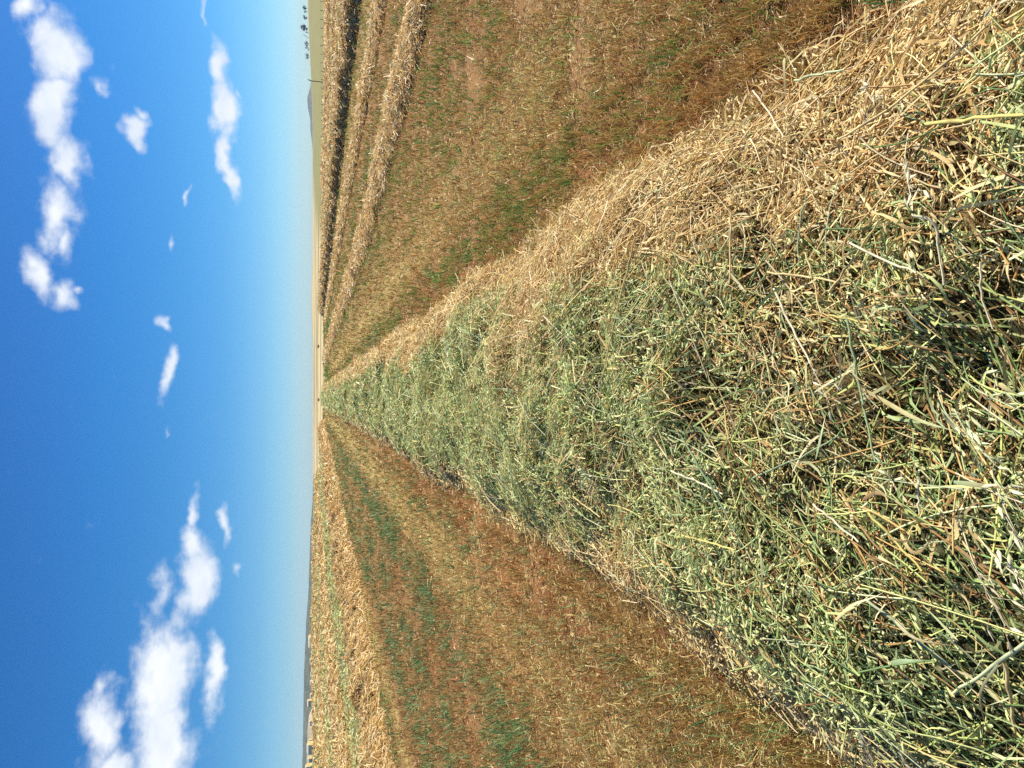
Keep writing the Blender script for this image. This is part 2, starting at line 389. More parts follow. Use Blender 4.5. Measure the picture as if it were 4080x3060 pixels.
T0 = 1.5            # the row starts this far behind the camera
def main_windrow():
    w = Windrow([(.09, -1.5), (-.06, 8), (-.22, 20), (-.75, 50), (-1.35, 86)], .93, .29, 3, .16, .5, 2.4)
    loc = np.array([.05, 4., 0.]); root = empty('hay_windrow', loc)
    tag(root, 'broad windrow of grey green oat hay and tan straw filling the foreground', 'windrow', 'windrows of cut hay')
    def mc(t, l):
        k = tanness_main(t, l)[:, None]
        return np.array([.16, .15, .07]) * (1 - k) + np.array([.24, .15, .06]) * k
    w.base(root, loc, mc)
    g = Geo(); gl = Geo(); gr = Geo(); ch = Geo()
    def cols(t, l, leaf=False):
        n = len(t); k = tanness_main(t, l); m = rng.random(n) < k * .93 + .03
        c = np.where(m[:, None], pick(TAN, n), pick(GRN, n))
        return c, m
    # stems
    for n, d0, pw, near in ((22000, 3.2, 1.05, True), (50000, 6, 1.25, False)):
        t, l = w.sample(n, d0, pw, 1.06)
        x, y, _ = w.path.at(t, l); dd = dist_cam(x, y)
        k = (dd < 5.5) if near else (dd >= 3.5)
        t, l = t[k], l[k]; c, m = cols(t, l)
        g.add(*lay(w, t, l, .085, 1.1, .5, .16, (.08, .36), .0044, 5.0, c, c * rng.uniform(.85, 1.2, (len(t), 1)), 4 if near else 2, .05, 'stem', near, .12))
    # leaves and husk strips
    for n, d0, pw, near in ((42000, 3.2, 1.05, True), (70000, 6, 1.25, False)):
        t, l = w.sample(n, d0, pw, 1.08)
        x, y, _ = w.path.at(t, l); dd = dist_cam(x, y)
        k = (dd < 5.5) if near else (dd >= 3.5)
        t, l = t[k], l[k]; c, m = cols(t, l)
        gl.add(*lay(w, t, l, .085, 1.2, .8, .28, (.03, .17), .0062, 5.0, c, pick(np.concatenate([TAN, GRN]), len(t)) * .5 + c * .5, 4 if near else 2, .2, 'leaf', False, .2))
    # chopped bits, also thrown over the edges
    for n, d0, pw, sp in ((60000, 4, 1.1, 1.05), (14000, 6, 1.2, 1.20)):
        t, l = w.sample(n, d0, pw, sp); c, m = cols(t, l)
        ch.add(*lay(w, t, l, .07, 1.2, 1.4, .35, (.015, .08), .0034, 4.5, c, None, 2, .12, 'leaf'))
    # spikelets
    t, l = w.sample(110000, 3.6, 1.2, 1.08); x, y, a = w.path.at(t, l); dd = dist_cam(x, y)
    cl = sstep(.36, .62, fbm(t * 3.5, l * 3.5, 103, 2)) > rng.random(len(t)) * .9
    t, l, x, y, a, dd = [q[cl] for q in (t, l, x, y, a, dd)]
    n = len(t); k = tanness_main(t, l); m = rng.random(n) < k
    c = np.where(m[:, None], np.array([.88, .70, .34]), np.array([.66, .72, .32])) * rng.uniform(.75, 1.15, (n, 1))
    z = terrain(x, y) + w.mound(t, l) + rng.uniform(.03, .105, n)
    th = a + (fbm(t * 2.5, l * 2.5, 105, 2) - .5) * 9 + rng.normal(0, .5, n)
    D = np.stack([np.cos(th), np.sin(th), rng.normal(-.15, .35, n)], 1)
    gr.add(*spikelets(np.stack([x, y, z], 1), D, .025 * rng.uniform(.8, 1.15, n) * np.maximum(1, dd / 4.5), c))
    for nm, q, mt in (('straw_stems', g, M_STRAW), ('oat_leaves', gl, M_LEAF), ('chaff', ch, M_STRAW), ('oat_husks', gr, M_GRAIN)):
        tag(q.build(nm, mt, root, True, loc), kind='stuff')
    return w
WMAIN = main_windrow()

def side_windrow(pts, hw, h, seed, label, n, tanfn, d0=14, flow=.9, sig=.5, bits=True, edge=2.2, rough=.6, wob=.15, base=(.26, .16, .065), W=.006, dW=7, depth=.06, Lr=(.12, .42)):
    w = Windrow(pts, hw, h, seed, wob, rough, edge)
    p = np.array(pts); loc = np.array([p[0, 0], p[0, 1], T1(p[0, 0], p[0, 1])]); root = empty('hay_windrow', loc)
    tag(root, label, 'windrow', 'windrows of cut hay')
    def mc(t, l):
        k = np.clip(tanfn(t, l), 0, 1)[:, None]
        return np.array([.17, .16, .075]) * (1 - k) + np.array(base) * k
    w.base(root, loc, mc)
    g = Geo(); gl = Geo()
    for q, tp, ll, ww, seg, bd, cr in ((g, 'stem', Lr, W, 2, .07, .1), (gl, 'leaf', (.08, .3), W * 1.5, 2, .2, .25)):
        t, l = w.sample(n, d0, 1.2, 1.06)
        k = rng.random(n) < tanfn(t, l)
        c = np.where(k[:, None], pick(TAN, n), pick(GRN, n))
        q.add(*lay(w, t, l, depth, flow, sig, .22, ll, ww, dW, c, None, seg, bd, tp, False, cr))
    tag(g.build('straw_stems', M_STRAW, root, True, loc), kind='stuff')
    tag(gl.build('oat_leaves', M_LEAF, root, True, loc), kind='stuff')
    return w
ONE = lambda k: (lambda t, l: np.full(len(t), k))
WS = []
WS.append(side_windrow([(6.2, 5.5), (5.25, 11), (4.75, 14.7), (4.25, 20.5), (3.9, 30), (3.7, 45), (3.1, 70), (2.6, 88)], .52, .11, 11,
    'narrow tan straw windrow nearest on the right of the broad one', 26000, ONE(.97), 12))
WS.append(side_windrow([(8.7, 11), (8.2, 17), (8.1, 22), (7.9, 31), (7.3, 50), (6.4, 80)], .46, .085, 13,
    'thin tan straw windrow lying between the nearest right one and the tall shaded one', 20000, ONE(.97), 16))
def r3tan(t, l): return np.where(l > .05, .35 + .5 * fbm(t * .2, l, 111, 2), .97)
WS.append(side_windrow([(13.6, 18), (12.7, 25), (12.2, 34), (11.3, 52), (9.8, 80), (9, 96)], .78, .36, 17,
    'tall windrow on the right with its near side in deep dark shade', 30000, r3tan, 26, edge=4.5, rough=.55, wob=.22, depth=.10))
WS.append(side_windrow([(-8.6, 8), (-7.9, 14), (-7.5, 18), (-6.7, 27), (-5.9, 40), (-5.4, 58), (-4.6, 84)], .80, .34, 19,
    'thick golden straw windrow nearest on the left with ragged dark hollows', 42000, ONE(.96), 14, flow=1.3, sig=.6, rough=.8))
def l2tan(t, l): return np.where(l > 0, .25, .55)
LROWS = [(-11.7, .95, .12, .22, 'low grey green hay windrow just behind the thick golden left one', 14000),
         (-15.6, 1.3, .30, .88, 'brown tan windrow second behind the thick golden left one', 14000),
         (-19.8, 1.3, .22, .30, 'pale green windrow third behind the thick golden left one', 10000),
         (-24.5, 1.5, .30, .92, 'orange tan windrow fourth behind the thick golden left one', 9000),
         (-30.5, 1.6, .25, .40, 'greenish windrow far back on the left rise', 7000),
         (-37.5, 1.8, .30, .90, 'tan windrow far back on the left rise below the bales', 7000)]
for i, (x0, hw, h, k, lab, n) in enumerate(LROWS):
    pts = [(x0 * (1 + .004 * 0) + .6, abs(x0) * 1.15), (x0 + .35, 30 + abs(x0)), (x0 * .88, 60 + abs(x0) * .4), (x0 * .72, 97)]
    pts = [q for j, q in enumerate(pts) if j == 0 or q[1] > pts[j - 1][1] + 2]
    WS.append(side_windrow(pts, hw, h, 23 + i * 4, lab, n, ONE(k), 30, W=.008, dW=9))
RROWS = [(18.6, .9, .16, 'low tan straw row just beyond the tall shaded windrow', 9000), (23.5, .9, .16, 'flat pale straw row in the middle of the right stubble', 8000),
         (30, 1.0, .16, 'flat pale straw row at the back of the right stubble below the fence', 7000)]
for i, (x0, hw, h, lab, n) in enumerate(RROWS):
    pts = [(x0 + .5, x0 * 1.35), (x0, x0 * 1.7 + 6), (x0 * .93, 62 + x0 * .3), (x0 * .84, 100)]
    WS.append(side_windrow(pts, hw, h, 61 + i * 4, lab, n, ONE(.95), 34, W=.008, dW=9))

# ------------------------------------------------------------------ stubble, litter, green regrowth
def polar(n, r0, r1, p, az0, az1):
    u = rng.random(n)
    a, b = r0 ** -p, r1 ** -p
    r = (a + (b - a) * u) ** (-1 / p)
    az = np.radians(rng.uniform(az0, az1, n))
    return np.sin(az) * r, np.cos(az) * r, r
def off_rows(x, y):
    ok = np.ones(len(x), bool)
    xl = lane_x(x, y)
    ok &= np.abs(xl - .06) > .86
    for w in WS[:4]:
        p = w.path.p; cx = np.interp(y, p[:, 1], p[:, 0]); ok &= (np.abs(x - cx) > w.hw * .8) | (y < p[0, 1]) | (y > p[-1, 1])
    return ok
STUB = np.array([[.50, .28, .09], [.42, .22, .07], [.58, .37, .14], [.38, .25, .08], [.48, .37, .12]])
LIT = np.array([[.60, .41, .17], [.70, .54, .26], [.46, .27, .10], [.78, .64, .36], [.38, .22, .085], [.58, .48, .19], [.26, .14, .05], [.22, .12, .04]])
PALE = np.array([[.66, .56, .22], [.76, .66, .32], [.52, .48, .16], [.58, .40, .14], [.68, .60, .22]])
GREEN = np.array([[.08, .22, .04], [.14, .30, .05], [.24, .36, .07], [.06, .17, .06], [.34, .40, .10]])
TEAL = np.array([[.11, .24, .08], [.15, .30, .11], [.10, .20, .07], [.22, .34, .13]])

def stubble():
    x, y, r = polar(190000, 1.0, 105, .28, -39, 39)
    # drill rows
    xl = lane_x(x, y); row = np.round(xl / .19) * .19 + rng.normal(0, .035, len(x)); x = x + (row - xl) * (rng.random(len(x)) < .8)
    k = off_rows(x, y) & (vn(x * 2.2, y * 2.2, 121) > .22); x, y, r = x[k], y[k], r[k]
    n = len(x); xl = lane_x(x, y); d = dist_cam(x, y); s = np.maximum(1, d / 3.3)
    L = rng.uniform(.035, .095, n) * np.maximum(1, (d / 8) ** .35)
    W = .0030 * rng.uniform(.7, 1.4, n) * s
    lean = rng.normal(0, .38, (n, 2)) + [.05, 0]
    D = np.concatenate([lean, np.ones((n, 1))], 1); D = unit(D)
    c0 = pick(STUB, n); pp = pale_p(xl, y); g = rng.random(n) < pp * .5
    c0 = np.where(g[:, None], pick(PALE, n), c0)
    tan_r = (xl > 14) | (xl < -9.5); c0 = np.where(tan_r[:, None], pick(LIT, n) * 1.05, c0)
    c = np.stack([x, y, terrain(x, y) - .004], 1) + D * (L * .5)[:, None]
    b = rng.normal(size=(n, 3)) * (L * .1)[:, None]
    wv = unit(np.stack([np.cos(rng.uniform(-.9, .9, n)), np.sin(rng.uniform(-.9, .9, n)), np.zeros(n)], 1))
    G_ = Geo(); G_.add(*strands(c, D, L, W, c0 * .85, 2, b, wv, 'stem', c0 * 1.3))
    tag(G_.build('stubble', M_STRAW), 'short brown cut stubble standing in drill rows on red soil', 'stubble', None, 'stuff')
stubble()
def litter():
    x, y, r = polar(230000, 1.0, 108, .26, -39, 39)
    k = off_rows(x, y); x, y, r = x[k], y[k], r[k]; n = len(x)
    xl = lane_x(x, y); d = dist_cam(x, y); s = np.maximum(1, d / 3.6)
    pp = pale_p(xl, y) + .75 * gs(xl, 1.05, .14) * (fbm(y * .8, y * 0, 125, 2) > .45) + .8 * gs(xl, -1.15, .22)
    keep = rng.random(n) < np.clip(.55 + .6 * pp, 0, 1); x, y, xl, d, s, pp = [q[keep] for q in (x, y, xl, d, s, pp)]; n = len(x)
    L = rng.uniform(.012, .075, n) ** 1 * np.maximum(1, (d / 7) ** .5) * np.where(rng.random(n) < .03, 2.6, 1)
    W = .0030 * rng.uniform(.6, 1.5, n) * s
    th = rng.uniform(0, 2 * np.pi, n)
    D = np.stack([np.cos(th), np.sin(th), rng.normal(0, .22, n)], 1)
    c0 = np.where((rng.random(n) < pp)[:, None], pick(PALE, n), pick(LIT, n))
    tr = xl > 14; c0 = np.where(tr[:, None], pick(TAN, n) * .95, c0)
    tl = xl < -9.5; c0 = np.where((tl & (rng.random(n) < .6))[:, None], pick(TAN, n) * .9, c0)
    z = terrain(x, y) + rng.uniform(.002, .03, n) + L * .08
    b = rng.normal(size=(n, 3)) * (L * .18)[:, None] * [1, 1, .6]
    G_ = Geo(); G_.add(*strands(np.stack([x, y, z], 1), D, L, W, c0, 2, b, None, 'leaf'))
    tag(G_.build('straw_litter', M_STRAW), 'chopped tan straw litter strewn over the stubble', 'straw litter', None, 'stuff')
litter()
def regrowth():
    x, y, r = polar(70000, 1.1, 104, .25, -39, 39)
    xl = lane_x(x, y); p = green_p(xl, y)
    hd = (r > 62) & (r < 104) & (np.degrees(np.arctan2(x, y)) > -.5) & (np.degrees(np.arctan2(x, y)) < 6)
    p = np.where(hd, .8, p); p = np.where((xl > 14) | (xl < -9.5), p * .25, p)
    k = off_rows(x, y) & (rng.random(len(x)) < p * .9 * (.35 + .65 * sstep(2.5, 7, r))); x, y = x[k], y[k]
    m = 5; n = len(x) * m
    x = np.repeat(x, m); y = np.repeat(y, m); d = dist_cam(x, y); s = np.maximum(1, d / 4.5)
    x = x + rng.normal(0, .014, n) * s; y = y + rng.normal(0, .014, n) * s; xl = lane_x(x, y)
    L = rng.uniform(.05, .15, n) * np.maximum(1, (d / 10) ** .3); W = .0048 * rng.uniform(.7, 1.3, n) * s
    D = unit(np.concatenate([rng.normal(0, .45, (n, 2)) + [-.15, .1], np.ones((n, 1))], 1))
    c0 = np.where((xl < -1)[:, None], pick(TEAL, n), pick(GREEN, n))
    c0 = np.where(((np.abs(xl + 5.9) < .35) & (rng.random(n) < .7))[:, None], np.array([.42, .42, .12]) * rng.uniform(.8, 1.2, (n, 1)), c0)
    c = np.stack([x, y, terrain(x, y) - .003], 1) + D * (L * .5)[:, None]
    b = np.concatenate([rng.normal(0, 1, (n, 2)), np.zeros((n, 1))], 1) * (L * .16)[:, None]
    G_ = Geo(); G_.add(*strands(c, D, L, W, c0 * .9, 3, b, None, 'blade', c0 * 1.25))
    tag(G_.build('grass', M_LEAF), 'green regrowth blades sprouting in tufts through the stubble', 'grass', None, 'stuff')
regrowth()
def clods():
    x, y, r = polar(5200, 1.1, 12, .4, -39, 39)
    xl = lane_x(x, y); k = off_rows(x, y) & (rng.random(len(x)) < .25 + .75 * np.clip(gs(xl, 1.1, .5) + gs(xl, -1.25, .5), 0, 1)); x, y = x[k], y[k]
    G_ = Geo(); n = len(x)
    ph = np.array([(0, 0, 1), (0, 0, -1)] + [(math.cos(a), math.sin(a), 0.15 * (-1) ** j) for j, a in enumerate(np.arange(6) * math.pi / 3)])
    S = rng.uniform(.004, .018, n)
    V = np.array([x, y, terrain(x, y)]).T[:, None] + ph[None] * S[:, None, None] * rng.uniform(.6, 1.35, (n, 8, 1)) * [1, 1, .7]
    tr = np.array([(0, 2 + j, 2 + (j + 1) % 6) for j in range(6)] + [(1, 2 + (j + 1) % 6, 2 + j) for j in range(6)])
    Tt = (np.arange(n) * 8)[:, None, None] + tr[None]
    C = np.repeat(np.array([.34, .135, .055]) * rng.uniform(.7, 1.15, (n, 1)), 8, 0)
    G_.add(V.reshape(-1, 3), np.zeros((0, 4)), C, Tt)
    tag(G_.build('soil_clods', M_SOIL, None, False), 'crumbs of red soil between the stubble rows', 'soil crumbs', None, 'stuff')
clods()

# ------------------------------------------------------------------ single stalks lying on top of the windrow
def top_z(x, y):
    t = np.array([y + T0]); l = np.array([lane_x(x, y) - .07])
    return T1(x, y) + float(np.clip(WMAIN.mound(t, l)[0], 0, 1))
def on_top(px, py, lift=.10):
    z = .35
    for _ in range(6):
        p = G(px, py, z); z = .6 * z + .4 * (top_z(p[0], p[1]) + lift)
    return G(px, py, z)
def tube(pts, rad, col, sides=6, nodes=()):
    pts = np.asarray(pts, float); n = len(pts)
    tg = unit(np.gradient(pts, axis=0)); up = np.array([.1, .2, 1.0])
    a = unit(np.cross(tg, up)); b = np.cross(tg, a)
    an = np.arange(sides) * 2 * math.pi / sides
    rad = np.broadcast_to(np.asarray(rad, float), (n,)).copy()
    C = np.broadcast_to(np.asarray(col, float), (n, 3)).copy()
    for k in nodes: rad[k] *= 1.35; C[k] *= .6
    V = pts[:, None] + (a[:, None] * np.cos(an)[None, :, None] + b[:, None] * np.sin(an)[None, :, None]) * rad[:, None, None]
    i = np.arange(n - 1)[:, None] * sides + np.arange(sides)[None]; j = np.arange(n - 1)[:, None] * sides + (np.arange(sides)[None] + 1) % sides
    F = np.stack([i, j, j + sides, i + sides], -1).reshape(-1, 4)
    return V.reshape(-1, 3), F, np.repeat(C, sides, 0)
def spline(P, n):
    P = np.asarray(P, float); s = np.concatenate([[0], np.cumsum(np.linalg.norm(np.diff(P, axis=0), axis=1))])
    q = np.linspace(0, s[-1], n); out = np.stack([np.interp(q, s, P[:, k]) for k in range(3)], 1)
    if len(P) > 2:
        for _ in range(2): out[1:-1] = (out[:-2] + out[1:-1] * 2 + out[2:]) / 4
    return out
CS = {'straw': (.78, .60, .27), 'cream': (.84, .74, .48), 'yellow': (.76, .62, .20), 'green': (.36, .46, .24), 'pale': (.60, .64, .36), 'brown': (.50, .30, .14)}
def panicle(root, base, direc, n, colour, size=.024, loc=None, name='panicle'):
    direc = unit(np.asarray(direc, float)); side = unit(np.cross(direc, [0, 0, 1.]))
    g = Geo(); c = []; dd = []
    for k in range(n):
        f = k / max(1, n - 1); o = base + direc * (.012 + .12 * f) + side * rng.normal(0, .014 + .012 * f) + np.array([0, 0, abs(rng.normal(.004, .008))])
        root_p = base + direc * (.10 * f)
        g.add(*tube(spline([root_p, (root_p + o) / 2 + [0, 0, .006], o], 4), .0006, np.array(CS[colour]) * .9, 3))
        c.append(o); dd.append(direc + side * rng.normal(0, .45) + np.array([0, 0, rng.normal(-.1, .2)]))
    g.add(*tube(spline([base - direc * .01, base + direc * .11 + [0, 0, .004]], 6), .0009, np.array(CS[colour]) * .9, 4))
    o = g.build(name, M_STRAW, root, True, loc)
    for c_, d_ in zip(c, dd):
        q = Geo(); q.add(*spikelets(c_[None], d_[None], np.array([size * rng.uniform(.85, 1.15)]), np.array(CS[colour])[None] * rng.uniform(.85, 1.15)))
        q.build('spikelet', M_GRAIN, o, True, loc)
    return o
def leaf_blade(root, P, W, col, tipcol, loc, name='leaf'):
    pts = spline(P, 9); tg = unit(np.gradient(pts, axis=0)); tw = np.linspace(rng.uniform(-.5, .5), rng.uniform(-1.2, 1.2), 9)
    a = unit(np.cross(tg, [0, 0, 1.])); b = np.cross(a, tg)
    wv = a * np.cos(tw)[:, None] + b * np.sin(tw)[:, None]
    t = np.linspace(0, 1, 9); w = W * .36 * np.clip(np.minimum(.6 + 2 * t, 1) * np.minimum(1, (1.03 - t) * 1.5), .05, 1)
    nrm = np.cross(wv, tg)
    V = np.stack([pts - wv * w[:, None], pts + nrm * (w * .25)[:, None], pts + wv * w[:, None]], 1)
    i = np.arange(8)[:, None] * 3 + np.arange(2)[None]
    F = np.stack([i, i + 1, i + 4, i + 3], -1).reshape(-1, 4)
    C = np.repeat(np.array(col) * (1 - t)[:, None] + np.array(tipcol) * t[:, None], 3, 0)
    g = Geo(); g.add(V.reshape(-1, 3), F, C)
    return g.build(name, M_LEAF, root, True, loc)
def stalk(label, pts, colour, r=.0026, leaves=0, ears=0, lift=.11, tipc=None):
    P = [on_top(px, py, lift) for px, py in pts]
    m = len(P) - 1; up = max([0.] + [P[i][2] - (P[0][2] * (m - i) + P[m][2] * i) / m for i in range(m + 1)])
    P = [G(px, py, (P[0][2] * (m - i) + P[m][2] * i) / m + up * .7) for i, (px, py) in enumerate(pts)]   # stiff: bridges the hollows
    loc = P[0].copy(); root = empty('oat_stalk', loc)
    tag(root, label, 'oat stalk', 'loose stalks on the near windrow')
    n = max(10, int(sum(np.linalg.norm(P[i + 1] - P[i]) for i in range(len(P) - 1)) / .03))
    S = spline(P, n); c = np.array(CS[colour])
    S[1:-1] += rng.normal(0, .0015, (n - 2, 3))
    nd = [k for k in range(3, n - 2, 7)]
    g = Geo(); g.add(*tube(S, np.linspace(r, r * .75, n), np.linspace(0, 1, n)[:, None] * (np.array(CS[tipc]) if tipc else c * 1.05) + (1 - np.linspace(0, 1, n))[:, None] * c, 6, nd))
    g.build('stem', M_STRAW, root, True, loc)
    for k in range(leaves):
        i = nd[(k * 2 + 1) % len(nd)] if nd else n // 2
        d = unit(S[min(i + 1, n - 1)] - S[i]); sd = unit(np.cross(d, [0, 0, 1.])) * (1 if k % 2 else -1)
        b = S[i]; l = rng.uniform(.10, .18)
        leaf_blade(root, [b, b + d * l * .4 + sd * l * .2 + [0, 0, .03], b + d * l * .7 + sd * l * .55 + [0, 0, .012]], rng.uniform(.007, .011), c * .85, np.array(CS['brown']) * 1.1, loc)
    if ears: panicle(root, S[-1], S[-1] - S[-3], ears, 'cream' if colour in ('straw', 'cream', 'yellow', 'brown') else 'pale', .024, loc)
    return root
STALKS = [
 ('pale stalk slanting across the hay near its right edge, whitish along its middle', [(3380, 965), (3520, 1035), (3650, 1087)], 'cream', .0026, 0, 0),
 ('straw stalk with a hooked upper end standing over brown hay', [(3640, 860), (3717, 848), (3735, 930), (3761, 1135)], 'cream', .0026, 0, 0),
 ('thin whitish stalk with a green lower half lying crosswise', [(3210, 779), (3185, 900), (3180, 1060)], 'pale', .0018, 0, 0),
 ('yellow straight stalk crossing the green hay crosswise', [(3210, 1008), (3240, 1120), (3273, 1250)], 'straw', .0024, 1, 0),
 ('bleached flattened stalk at the border of tan and green hay', [(3083, 1150), (3140, 1270), (3230, 1450)], 'cream', .0030, 0, 5),
 ('slim bleached stalk kinked near its lower end among brown leaves', [(3907, 1043), (3916, 1213), (3956, 1311)], 'cream', .0020, 0, 0),
 ('thick yellow stalk lying lengthwise with a folded brown sheath', [(3473, 1209), (3620, 1198), (3761, 1194)], 'yellow', .0034, 1, 0),
 ('long straw stalk lying lengthwise where tan straw meets green hay', [(3058, 1084), (3230, 1108), (3390, 1130)], 'straw', .0028, 0, 0),
 ('diagonal straw stalk leaning up to the right over green hay', [(3302, 1165), (3400, 1030), (3502, 877)], 'straw', .0026, 1, 0),
 ('short yellow stalk lying lengthwise on the middle of the windrow', [(3302, 1257), (3473, 1291)], 'yellow', .0028, 0, 0),
 ('long green stalk with many small leaves running crosswise through the middle', [(3373, 1267), (3424, 1550), (3455, 1680), (3488, 1840)], 'green', .0028, 3, 0),
 ('very long tan stalk stretched along the bright straw at the right edge', [(3340, 555), (3538, 440), (3830, 195), (3927, 107)], 'straw', .0030, 1, 4),
 ('thick yellow jointed stalk at the border of bright straw and dark green shade', [(3673, 498), (3860, 470), (4090, 457)], 'yellow', .0040, 0, 0),
 ('green and yellow stub jutting out over the red soil', [(3166, 320), (3250, 298), (3366, 276)], 'pale', .0032, 0, 0),
 ('yellow green stub standing crosswise over the red soil', [(3322, 293), (3345, 215), (3368, 137)], 'yellow', .0028, 0, 0),
 ('white bleached stalk poking from the straw edge over bare soil', [(3000, 361), (3060, 440), (3122, 547)], 'cream', .0026, 1, 0),
 ('straight green stalk slanting through green hay left of the middle', [(3000, 1905), (3170, 1830), (3341, 1734)], 'green', .0026, 0, 0),
 ('stalk with a white bleached stretch lying among green hay', [(3240, 2008), (3341, 2095), (3420, 2160)], 'cream', .0026, 0, 0),
 ('yellow stalk running down beside a brown folded leaf', [(3459, 2042), (3570, 2160), (3673, 2276)], 'yellow', .0028, 1, 0),
 ('short white stub lying crosswise on green hay', [(3658, 1905), (3661, 1975), (3664, 2042)], 'cream', .0028, 0, 0),
 ('thick pale green stalk reaching over the dark left edge', [(4090, 2560), (3950, 2660), (3800, 2763)], 'pale', .0046, 1, 0),
 ('pale yellow stalk hanging down over the left edge into shade', [(4001, 2640), (4030, 2780), (4045, 2919)], 'straw', .0034, 0, 0),
 ('long tan stalk lying across the tan patch a few steps ahead', [(2532, 945), (2469, 1189), (2400, 1497)], 'straw', .0034, 0, 7),
 ('upright looking tan stalk over the straw with a white lower tip', [(2913, 848), (2908, 990), (2905, 1131)], 'straw', .0026, 0, 0),
 ('cream stalk thick and bare crossing the green hay', [(2674, 1876), (2780, 1920), (2879, 1969)], 'cream', .0032, 0, 0),
 ('long olive stalk slanting down to the left across the hay', [(2718, 1744), (2830, 1930), (2928, 2115)], 'green', .0030, 0, 0),
 ('pale yellow stalk near the left tan fringe', [(2708, 2130), (2820, 2160), (2928, 2193)], 'yellow', .0030, 0, 0),
 ('pale stalk leaning out of the left edge of the windrow', [(2283, 1978), (2390, 2061)], 'straw', .0036, 0, 0),
 ('pale green stalk along the aligned stems at the lower left', [(3450, 2390), (3620, 2520), (3790, 2660)], 'pale', .0032, 1, 0),
 ('bent green stalk lying over the tan fringe at the left', [(3040, 2830), (3130, 2740), (3205, 2645), (3290, 2672)], 'green', .0024, 0, 0),
]
for lab, pts, c, r, lv, er in STALKS: stalk(lab, pts, c, r, lv, er)
# oat heads and broad leaves close to the camera
def head(label, px, py, qx, qy, n, colour, size, lift=.14):
    a = on_top(px, py, lift); b = on_top(qx, qy, lift + .01); root = empty('oat_sprig', a)
    tag(root, label, 'oat sprig', 'oat heads on the near windrow')
    d = unit(b - a); g = Geo()
    g.add(*tube(spline([a - d * .10 - [0, 0, .03], a, a + d * .10], 8), np.linspace(.0016, .0007, 8), np.array(CS[colour]) * .9, 5))
    g.build('stem', M_STRAW, root, True, a)
    panicle(root, a, d, n, colour, size, a)
HEADS = [
 ('single gaping green oat head at the bottom edge of the green hay', 3760, 1640, 3850, 1740, 5, 'pale', .030),
 ('full green oat head with raised spikelets near the lower edge', 3850, 1730, 3950, 1830, 11, 'pale', .028),
 ('pale oat head lying flat left of the raised one', 3930, 1950, 4040, 1990, 8, 'cream', .028),
 ('row of pale oat spikelets in the middle of the green hay', 3620, 1925, 3500, 1905, 5, 'pale', .028),
 ('cream oat head with large open husks at the lower left', 3960, 2220, 4060, 2300, 10, 'cream', .030),
 ('yellowish oat head pointing down toward the left stems', 3880, 2260, 3960, 2400, 8, 'cream', .028),
 ('green oat cluster right of the broad tan leaf', 3900, 1560, 4010, 1610, 9, 'pale', .026),
 ('pale oat head lowest at the picture edge', 4020, 2080, 4075, 2170, 8, 'cream', .030),
 ('dry oat head hanging over red soil at the left', 3590, 2960, 3660, 3050, 9, 'cream', .026),
 ('small dry oat head at the left tan fringe', 3420, 2900, 3440, 2960, 6, 'cream', .026),
 ('cream oat head on the bright straw at the right', 3440, 350, 3480, 400, 7, 'cream', .026),
 ('cream oat head between straw and green hay at the right', 3600, 640, 3620, 720, 8, 'cream', .026),
 ('small green oat head on the dark hollow of the windrow', 2380, 1900, 2300, 1880, 7, 'pale', .028),
]
for q in HEADS: head(*q)
def loose_leaf(label, pts, W, c0, c1, lift=.13):
    P = [on_top(px, py, lift + .015 * (i % 2)) for i, (px, py) in enumerate(pts)]
    o = leaf_blade(None, P, W, CS[c0], CS[c1], P[0], 'oat_leaf'); o.location = P[0]
    tag(o, label, 'oat leaf', 'broad leaves on the near windrow')
LEAVES = [
 ('long leaf turning from tan to green across the middle of the hay', [(3440, 1550), (3560, 1620), (3660, 1680), (3800, 1715)], .015, 'straw', 'green'),
 ('curled brown leaf folded over on itself among green hay', [(3440, 1990), (3490, 1955), (3545, 1975), (3530, 2040)], .013, 'brown', 'straw'),
 ('broad grey green leaf lying flat over the left shade', [(3550, 2640), (3620, 2632), (3690, 2630)], .014, 'green', 'green'),
 ('pale pinkish leaf draped crosswise over the left stems', [(3330, 2470), (3400, 2400), (3500, 2380), (3530, 2350)], .012, 'straw', 'cream'),
 ('dark long leaf sweeping along the lower edge of the hay', [(3800, 1920), (3950, 1940), (4085, 1950)], .012, 'green', 'brown'),
 ('tan leaf running down to a folded tip beside the yellow stalk', [(3590, 2130), (3620, 2200), (3650, 2220), (3720, 2140)], .011, 'straw', 'brown'),
 ('wide tan leaf sticking up from the bright straw', [(3200, 470), (3240, 530), (3280, 560)], .016, 'straw', 'brown'),
 ('rust brown leaf on the dark straw at the right', [(3340, 420), (3350, 370), (3400, 330)], .013, 'brown', 'brown'),
 ('blue green leaf standing crosswise over brown litter', [(3250, 1830), (3270, 1740), (3290, 1650)], .011, 'green', 'pale'),
 ('broad leaf at the picture edge right of the green oat cluster', [(3980, 1530), (4040, 1565), (4095, 1590)], .018, 'straw', 'pale'),
]
for q in LEAVES: loose_leaf(*q)

